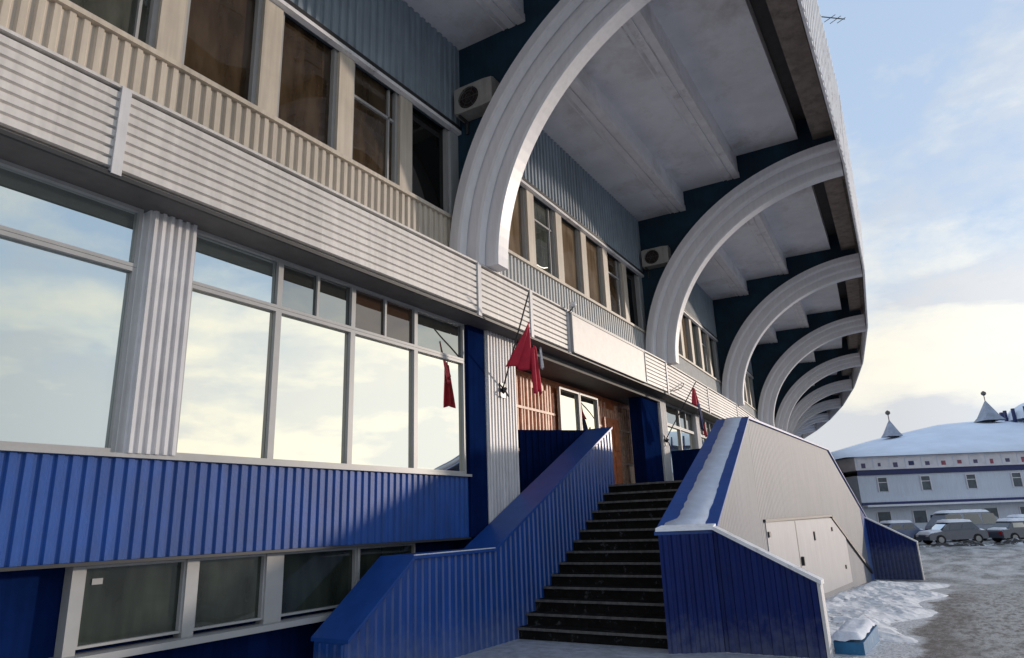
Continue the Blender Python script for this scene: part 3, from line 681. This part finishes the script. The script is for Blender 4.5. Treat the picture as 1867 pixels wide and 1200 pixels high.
# outer grey cladding
for (p, q) in zip(ro, ro[1:]):
    d = Vector((q[0]-p[0], q[1]-p[1], 0)).normalized(); off = Vector((d.y, -d.x, 0))*.006
    xx = 27.4
    if q[0] > 28:
        zz = p[2]+(q[2]-p[2])*(xx-p[0])/(q[0]-p[0])
        obj('grey_cladding', MB().corr((p[0]+off.x, p[1]+off.y), (xx, q[1]+off.y), -1.2, (lambda f, a=p[2], b=zz: a+(b-a)*f-.045), .12, .005), grey_sheet, rw)
        obj('cladding', MB().corr((xx+.01, p[1]+off.y), (q[0], q[1]+off.y), -1.2, (lambda f, a=zz, b=q[2]: a+(b-a)*f-.045), .13, .012), blue, rw)
    else:
        obj('grey_cladding', MB().corr((p[0]+off.x, p[1]+off.y), (q[0]+off.x, q[1]+off.y), -1.2, (lambda f, a=p[2], b=q[2]: a+(b-a)*f-.045), .12, .005), grey_sheet, rw)
# near end panel and near wing (face the camera)
obj('cladding', MB().corr((8.455, -2.575), (8.895, -3.125), -.05, 1.37, .11, .02, nrm=(-.78, -.62, 0)), blue_sheet_shaded, rw)
def wing(x, y0, y1, z0, z1, zg, th, m=blue):
    s = MB(); s.prism([(x, y0, zg), (x, y1, zg), (x, y1, z1), (x, y0, z0)], (th, 0, 0))
    w_ = obj('wing_panel', s, m, st)
    sk = MB().corr((x-.004, y0), (x-.004, y1), zg, (lambda f: z0+(z1-z0)*f), .13, .02, nrm=(-1, 0, 0)); obj('cladding', sk, m, w_)
    c = MB(); n = Vector((0, y1-y0, z1-z0)).normalized()
    c.hexa([(x-.04, y0, z0+.002), (x+th+.03, y0, z0+.002), (x+th+.03, y1-.05, z1-.02+.002), (x-.04, y1-.05, z1-.02), (x-.04, y0, z0+.05), (x+th+.03, y0, z0+.05), (x+th+.03, y1-.05, z1+.03), (x-.04, y1-.05, z1+.03)])
    obj('cap', c, trim_w, w_)
    obj('edge_strip', MB().box(x-.03, x+th+.02, y1-.035, y1+.0, zg, z1+.0), pil_white, w_)
    return w_
wing(8.90, -3.13, -4.27, 1.41, .80, -.05, .12, blue_sheet_shaded)
w2 = wing(28.3, -2.62, -4.15, 1.30, .42, -1.0, .12, blue_sheet_shaded)
# snow lying on the right parapet cap
s = MB(); nS = 40
def lerp3(a, b, f): return Vector(a).lerp(Vector(b), f)
for (pi_, qi_, po_, qo_) in ((ri[0], ri[1], ro[0], ro[1]),):
    i0 = len(s.v)
    for j in range(nS+1):
        f = j/nS; A = lerp3(pi_, qi_, f); B = lerp3(po_, qo_, f)
        a_ = .25 + random.uniform(-.03, .03); b_ = .84 + random.uniform(-.015, .015)
        if j < 3: a_ = .04
        for q, h_ in ((a_, -.004), (a_+.01, .010), ((a_+b_)/2, .016), (b_-.01, .010), (b_, -.004)):
            p = A.lerp(B, q); s.v.append((p.x, p.y, p.z+h_))
    for j in range(nS):
        for i in range(4): a = i0+j*5+i; s.f.append((a, a+1, a+6, a+5))
obj('snow_cover', s, snow_thin, rw, smooth=True)
s = MB()
A = Vector(ri[0]); B = Vector(ro[0])
s.hexa([A+Vector((-.05, .02, .003)), A+Vector((.12, .0, .003)), B+Vector((.12, -.02, .003)), B+Vector((-.05, -.03, .003)), A+Vector((-.04, .02, .045)), A+Vector((.12, .0, .075)), B+Vector((.12, -.02, .075)), B+Vector((-.04, -.03, .045))])
obj('snow_edge', s, snow, rw)
# storage door in the grey wall
yd = -2.70
dd = MB().prism([(13.5, yd, -.05), (18.8, yd, -.30), (22.9, yd, -.42), (22.9, yd, .95), (20.9, yd, 1.38), (13.5, yd, 1.42)], (0, .03, 0))
sd = obj('storage_door', dd, door_m, st, label='pale grey metal double door with a cut corner in the grey side wall')
obj('frame', MB().box(13.4, 20.95, yd-.03, yd+.03, 1.42, 1.47).prism([(20.9, yd-.03, 1.47), (27.6, yd-.03, -.46), (27.6, yd-.03, -.56), (20.9, yd-.03, 1.37)], (0, .05, 0)), dark_trim, sd)
obj('door_gap', MB().box(16.05, 16.12, yd-.004, yd+.0, -.12, 1.40), dark_trim, sd)
obj('handle', MB().box(16.2, 16.28, yd-.06, yd-.0, .48, .66), dark_trim, sd)
for hx, hz in ((13.56, 1.15), (13.56, .2), (20.6, 1.05), (22.0, .0)): obj('hinge', MB().box(hx, hx+.12, yd-.03, yd-.0, hz, hz+.10), dark_trim, sd)
obj('handle', MB().box(18.0, 18.08, yd-.03, yd-.0, .92, 1.12), dark_trim, sd)
# snow pad before the bottom step and a painted block beside the wing
s = MB(); nI, nJ = 24, 16
for j in range(nJ+1):
    for i in range(nI+1):
        u, v = i/nI, j/nJ; x = 4.2+4.6*u; y = -4.2+4.0*v
        edge = min(u, 1-u, v, 1-v)*4; s.v.append((x, y, .004 + .03*min(1, edge) + random.uniform(0, .012)*min(1, edge)))
for j in range(nJ):
    for i in range(nI): a = j*(nI+1)+i; s.f.append((a, a+1, a+nI+2, a+nI+1))
tag(obj('trodden_snow', s, mat('trodden_snow', (0.36, 0.39, 0.45), 0.7, 0.25, 7, bump=0.6, bscale=25), smooth=True), kind='stuff', label='thin trodden snow in front of the bottom step')
kb = thing('painted_block', 'low teal painted block topped with snow beside the blue stair wing', 'block', (9.85, -4.44, 0.0), 0.0)
obj('block', MB().box(-.55, .9, -.16, .16, -.3, .12), mat('teal_block', (0.015, 0.13, 0.28), 0.6, 0.2, 5, dirt=(0.3, 0.35, 0.4), dscale=6), kb)
s = MB()
for j in range(7):
    for i in range(13):
        u, v = i/12, j/6; e_ = min(u, 1-u, v, 1-v); s.v.append((-.58+1.5*u, -.15+.35*v, .13 + (.06 if e_ > 0 else 0) + random.uniform(0, .03)))
for j in range(6):
    for i in range(12): a = j*13+i; s.f.append((a, a+1, a+14, a+13))
obj('snow_cover', s, snow, kb, smooth=True)
# crusted snow along the foot of the grey wall
def snow_drift(x0, x1, y0, y1, hgt, seed, m_, nx_=60, ny_=16, thr=0.0):
    rnd = random.Random(seed); s = MB(); ph = [rnd.uniform(0, 6) for _ in range(8)]
    for j in range(ny_+1):
        for i in range(nx_+1):
            u, v = i/nx_, j/ny_; x = x0+(x1-x0)*u; y = y0+(y1-y0)*v
            e_ = min(1, 5*min(u, 1-u, v, 1-v) if True else 1)
            w_ = .5+.5*math.sin(x*2.1+ph[0]+math.sin(y*3+ph[1]))*math.sin(y*4.2+ph[2]+math.sin(x*1.7+ph[3]))
            y += .25*math.sin(x*1.3+ph[4])*(1-v)
            s.v.append((x, y, gz(x, y)-.03 + e_*(hgt*(.35+.65*w_)*(.45+.55*v)+rnd.uniform(0, .035))))
    for j in range(ny_):
        for i in range(nx_): a = j*(nx_+1)+i; s.f.append((a, a+1, a+nx_+2, a+nx_+1))
    return obj('snow_drift', s, m_, smooth=False)
drift_m = mat('crusted_snow', (0.84, 0.84, 0.86), 0.7, 0.08, 5, bump=0.6, bscale=18, dirt=(0.20, 0.185, 0.17), dscale=6, damt=(0.56, 0.66))
tag(snow_drift(9.3, 27.5, -5.0, -2.70, .20, 3, drift_m, 110, 22), kind='stuff', label='lumpy crusted snow along the foot of the grey wall')

# ------------------------------------------------------------------ distant arena building
Fh = Vector((cy, sy, 0)); Rh = Vector((sy, -cy, 0)); rzA = math.atan2(Rh.y, Rh.x)
# local frame: x to the right of the picture, y away from the camera
def far(lat, dep): return Vector((CAM.x, CAM.y, 0)) + Rh*lat + Fh*dep
ar = thing('arena_building', 'long pale blue arena with snowy domed roof, small spires and red banners', 'building', far(30, 62), rzA)
wallb = mat('arena_wall', (0.58, 0.63, 0.72), 0.6, 0.06, .4, streak=.1)
bannr = mat('arena_banner', (0.66, 0.64, 0.68), 0.6, 0.10, 1.5)
nav = mat('arena_stripe', (0.012, 0.02, 0.10), 0.5, 0.1)
snr = mat('arena_roof_snow', (0.68, 0.76, 0.88), 0.7, 0.07, .35, bump=.2)
LW = 46.0
obj('wall', MB().box(0, LW, 0, 20, -1.5, 4.4), wallb, ar)
obj('wall_stripe', MB().box(0, LW, -.12, 0, 4.42, 4.85), nav, ar)
obj('lower_stripe', MB().box(0, LW, -.10, 0, 1.88, 2.08), nav, ar)
obj('canopy_ledge', MB().box(0, LW, -1.0, -.12, 1.70, 1.86), snow, ar)
obj('banner_band', MB().box(-.1, LW, -.18, 20, 4.86, 6.0), bannr, ar)
obj('side_wall', MB().box(-2.6, -.15, 2.5, 14, -1.5, 3.9), nav, ar); obj('side_gable', MB().box(-3.0, -.25, 3, 14, 3.92, 5.3), mat('brown_brick', (0.16, 0.12, 0.09), 0.8, .2, 2), ar)
for i in range(26):
    x = .6 + i*1.42
    colm = [mat('arena_mark_dark', (0.08, 0.07, 0.14), .6, .3, 3), mat('arena_mark_red', (0.26, 0.07, 0.10), .6, .3, 3)][0 if i < 5 or i in (7, 9, 12, 14) else 1]
    if i == 3: colm = nav
    sc_ = 1.0 if i not in (3, 10) else 1.6
    wb_ = random.uniform(.10, .20)*sc_; pt = obj('banner', MB().box(x-wb_, x+wb_, -.20, -.181, 5.16-random.uniform(0, .14)*sc_, 5.44+.12*(sc_-1)), colm, ar)
    obj('banner_arch', MB().box(x-.55, x-.46, -.20, -.181, 5.0, 5.9).box(x-.46, x+.40, -.20, -.181, 5.82, 5.9), wallb, ar)
for i, x in enumerate([2.1, 5.9, 9.9, 13.9, 17.9, 21.9, 25.9]):
    wn = obj('window', MB().box(x-.38, x+.38, -.04, -.002, 3.0, 4.15), mat('arena_pane', (0.07, 0.09, 0.11), .3, .3, 2), ar)
    obj('frame', MB().box(x-.46, x-.38, -.10, 0, 2.95, 4.2).box(x+.38, x+.46, -.10, 0, 2.95, 4.2).box(x-.38, x+.38, -.10, -.045, 4.15, 4.22).box(x-.38, x+.38, -.07, -.045, 3.72, 3.78), bannr, wn)
for i in range(12):
    x = 1.2+i*3.1; wn = obj('window', MB().box(x, x+1.1, -.04, -.002, .25, 1.25), mat('arena_pane', (0.07, 0.09, 0.11), .3, .3, 2), ar)
    obj('frame', MB().box(x-.08, x, -.07, 0, .2, 1.3).box(x+1.1, x+1.18, -.07, 0, .2, 1.3), bannr, wn)
# roof: low vault rising to the right
rf = MB(); nR = 30; prof = []
for i in range(nR+1):
    u = i/nR; x = -1.0 + (LW+1)*u
    pk = [(0, 6.0), (.05, 7.0), (.18, 8.5), (.34, 9.9), (.42, 10.1), (1, 10.2)]
    for (a, za), (b_, zb) in zip(pk, pk[1:]):
        if a <= u <= b_: z = za+(zb-za)*(u-a)/(b_-a); break
    prof.append((x, z))
for x, z in prof:
    for yv, fz in ((-.5, 0), (-.45, .06), (3, .42), (7, .8), (11, 1), (16, .8), (21, 0)): rf.v.append((x, yv, 6.01+(z-6.01)*fz))
for i in range(nR):
    for j in range(6): a = i*7+j; rf.f.append((a, a+7, a+8, a+1))
rf.v.append((0, 0, 0)); rf.v.pop()
obj('roof', rf, snr, ar, smooth=True)
for (x, z, hh) in ((8.6, 9.8, 1.45), (18.9, 11.05, 1.95)):
    s = MB(); b0 = 1.15*hh/2.2
    y_ = 9; base = [(x-b0, y_-b0, z-1.2), (x+b0, y_-b0, z-1.2), (x+b0, y_+b0, z-1.2), (x-b0, y_+b0, z-1.2)]
    i0 = len(s.v); s.v += base + [(x-.72*b0, y_-.72*b0, z-.80), (x+.72*b0, y_-.72*b0, z-.80), (x+.72*b0, y_+.72*b0, z-.80), (x-.72*b0, y_+.72*b0, z-.80), (x, y_, z-.6+hh*.8)]
    for j in range(4): s.f.append((i0+j, i0+(j+1) % 4, i0+4+(j+1) % 4, i0+4+j)); s.f.append((i0+4+j, i0+4+(j+1) % 4, i0+8))
    sp_ = obj('spire', s, mat('spire_slate', (0.27, 0.31, 0.39), .5, .2, 2), ar)
    fz = z-.6+hh*.8
    obj('finial', MB().tube([(x, y_, fz-.1), (x, y_, fz+.5)], .05, 6).tube([(x, y_, fz+.45), (x, y_, fz+.6), (x, y_, fz+.8), (x, y_, fz+.95)], [.05, .24, .24, .05], 8), pole_m, sp_)
s = MB(); nA = 24
for j in range(7):
    ph_ = j/6*PI/2
    for i in range(nA): a = 2*PI*i/nA; s.v.append((26.5+5.6*math.cos(a)*math.cos(ph_*.98), 8+5.6*math.sin(a)*math.cos(ph_*.98), 9.8+2.4*math.sin(ph_)))
for j in range(6):
    for i in range(nA): s.f.append((j*nA+i, j*nA+(i+1) % nA, (j+1)*nA+(i+1) % nA, (j+1)*nA+i))
dm = obj('dome', s, snr, ar, smooth=True)
for i in range(24):
    a0 = 2*PI*i/24; s = MB(); s.box(26.5+5.7*math.cos(a0)-.12, 26.5+5.7*math.cos(a0)+.12, 8+5.7*math.sin(a0)-.12, 8+5.7*math.sin(a0)+.12, 9.4, 10.9)
    obj('dome_post', s, nav, dm)

# ------------------------------------------------------------------ snow covered cars
paint_d = mat('car_paint_dark', (0.07, 0.085, 0.12), 0.3, .1, 3, coat=.6); paint_b = mat('car_paint_blue', (0.10, 0.14, 0.26), 0.3, .1, 3, coat=.6); paint_g = mat('car_paint_grey', (0.24, 0.28, 0.35), 0.3, .1, 3, coat=.6)
tyre = mat('tyre', (0.012, 0.012, 0.012), .8, .2); rim = mat('rim', (0.35, 0.35, 0.36), .35, .1, metal=.6); cglass = glass('car_glass', .08, (.8, .85, .9), (0.02, 0.025, 0.03))
lampm = mat('head_lamp', (0.6, 0.6, 0.6), .2, .05); rlamp = mat('rear_lamp', (0.35, 0.01, 0.01), .3, .05)
def make_car(label, loc, rz, L_, Hh, paint, van=False):
    c = thing('parked_car' if not van else 'parked_van', label, 'car' if not van else 'van', loc, rz, 'snow covered vehicles parked before the arena')
    W2 = .88 if not van else 1.0; k = L_/4.4
    if van: body = [(-2.2, .35), (-2.2, 1.0), (-2.15, 1.15), (2.1, 1.15), (2.22, .95), (2.22, .35)]; cab = [(-2.12, 1.15), (-1.55, Hh-.12), (-1.3, Hh), (.75, Hh), (1.05, Hh-.1), (1.95, 1.15)]
    else: body = [(-2.2, .32), (-2.2, .72), (-2.1, .88), (-1.4, .94), (1.1, .92), (2.0, .80), (2.2, .62), (2.2, .32)]; cab = [(-1.75, .93), (-1.25, Hh-.05), (-.9, Hh), (.25, Hh), (.5, Hh-.07), (1.15, .92)]
    def loft(poly, w0, w1, x_in=0):
        s = MB(); n = len(poly); zs = [z for _, z in poly]; z0, z1 = min(zs), max(zs)
        prev = None; secs = [(-1, .0), (-.9, .04), (.9, .04), (1, .0)]
        rows = []
        for sgn, ins in secs:
            row = []
            for x, z in poly:
                f = (z-z0)/(z1-z0); wd = w0+(w1-w0)*f
                row.append((x*k*(1 if abs(sgn) < 1 else .985), sgn*wd, z if abs(sgn) < 1 else z-.02*(z-z0 > 0)))
            i0 = len(s.v); s.v += row; rows.append(i0)
        for a, b_ in zip(rows, rows[1:]):
            for j in range(n): s.f.append((a+j, a+(j+1) % n, b_+(j+1) % n, b_+j))
        s.f.append(tuple(rows[0]+j for j in range(n))[::-1]); s.f.append(tuple(rows[-1]+j for j in range(n))); return s
    obj('body', loft(body, W2, W2-.05), paint, c)
    cb_ = obj('cabin', loft(cab, W2-.05, W2-.17), paint, c)
    # side windows and screens laid on the cabin
    zlo = cab[0][1]+.06; zhi = Hh-.16; f = lambda z: (W2-.05) + (-.12)*(z-cab[0][1])/(Hh-cab[0][1])
    for sg_ in (-1, 1):
        s = MB()
        spans = [(-1.3, -.45), (-.35, .45)] if not van else [(-1.75, -.75), (-.62, .32), (.45, 1.25)]
        for xa, xb in spans:
            s.prism([(xa*k, sg_*(f(zlo)+.004), zlo), (xb*k+.12, sg_*(f(zlo)+.004), zlo), (xb*k-.05, sg_*(f(zhi)+.004), zhi), (xa*k+.05, sg_*(f(zhi)+.004), zhi)], (0, sg_*.008, 0))
        obj('side_window', s, cglass, c)
    (xa, za), (xb, zb) = (cab[-1], cab[-2]); 
    obj('windscreen', MB().prism([(xa*k-.02, -W2+.25, za+.06), (xa*k-.02, W2-.25, za+.06), (xb*k+.03, W2-.3, zb-.04), (xb*k+.03, -W2+.3, zb-.04)], (.02, 0, .01)), cglass, c)
    for wx in (-1.38, 1.36):
        for sg_ in (-1, 1):
            def disc(r_, y0, y1):
                s = MB(); return s.tube([(wx*k, sg_*y0, .33), (wx*k, sg_*y1, .33)], r_, 20)
            wh = obj('wheel', disc(.33, W2-.20, W2+.01), tyre, c); obj('rim', disc(.19, W2+.011, W2+.03), rim, wh)
    for sg_ in (-1, 1):
        zz = .66 if not van else .85
        obj('headlight', MB().box(2.17*k, 2.235*k, sg_*.62-.16, sg_*.62+.16, zz-.09, zz+.09) if van else MB().box(2.12*k, 2.21*k, sg_*.62-.15, sg_*.62+.15, .55, .68), lampm, c)
        obj('tail_lamp', MB().box(-2.235*k, -2.17*k, sg_*.66-.13, sg_*.66+.13, zz-.1, zz+.1), rlamp, c)
    # snow cover on roof and bonnet
    rnd = random.Random(label); s = MB()
    def blanket(xa, xb, wd, zf, th):
        nx_, ny_ = 14, 8; i0 = len(s.v)
        for j in range(ny_+1):
            for i in range(nx_+1):
                u, v = i/nx_, j/ny_; e_ = min(1, 6*min(u, 1-u, v, 1-v)); x = xa+(xb-xa)*u
                s.v.append((x, -wd+2*wd*v, zf(x)+.004 + th*e_**.5*(1+rnd.uniform(-.12, .12)) if e_ > 0 else zf(x)-.03))
        for j in range(ny_):
            for i in range(nx_): a = i0+j*(nx_+1)+i; s.f.append((a, a+1, a+nx_+2, a+nx_+1))
    blanket(cab[1][0]*k-.1, cab[-2][0]*k+.1, W2-.12, lambda x: Hh-.02, .16)
    if not van:
        blanket(1.0*k, 2.15*k, W2-.03, along([(.9*k, .93), (2.0*k, .80), (2.2*k, .68)]), .10); blanket(-2.15*k, -1.55*k, W2-.04, along([(-2.2*k, .78), (-2.0*k, .88), (-1.4*k, .95)]), .09)
    obj('snow_cover', s, snow, c, smooth=True)
    return c
def carpos(lat, dep): p = far(lat, dep); p.z = gz(p.x, p.y); return p
rz0 = rzA
make_car('snow covered van, the largest vehicle, parked in the middle of the row before the arena', carpos(33.8, 54), rz0+.05, 5.6, 2.1, paint_g, True)
make_car('blue snow covered car at the left end of the row beside the blue stair wing', carpos(28.6, 55), rz0+PI+.1, 4.4, 1.5, paint_b)
make_car('dark snow covered car with red tail lamps, cut off by the right edge', carpos(35.0, 50), rz0+.08, 4.3, 1.45, paint_d)
make_car('grey car under snow just right of the big van, behind the dark car', carpos(38.9, 54.6), rz0+.04, 4.2, 1.6, paint_g)
make_car('dark car under snow parked in front of the left end of the big van', carpos(30.2, 50.3), rz0+PI, 4.1, 1.5, paint_d)
# dark ploughed bank along the edge of the car park
s = MB(); rnd = random.Random(5); nI, nJ = 90, 8
for j in range(nJ+1):
    for i in range(nI+1):
        u, v = i/nI, j/nJ; p = far(24+24*u, 46.5+2.0*v + .5*math.sin(u*19)); hgt = math.sin(v*PI)*(.16+.12*math.sin(u*37)+.1*math.sin(u*91))*1.0
        s.v.append((p.x, p.y, gz(p.x, p.y)-.05 + max(0, hgt) + rnd.uniform(0, .10)*(0 < v < 1)))
for j in range(nJ):
    for i in range(nI): a = j*(nI+1)+i; s.f.append((a, a+1, a+nI+2, a+nI+1))
tag(obj('ploughed_bank', s, mat('ploughed_snow', (0.035, 0.034, 0.032), .9, .3, 3, dirt=(0.55, 0.57, 0.60), dscale=1.6, damt=(0.52, 0.6))), kind='stuff', label='dirty ploughed bank of snow and slush in front of the cars')
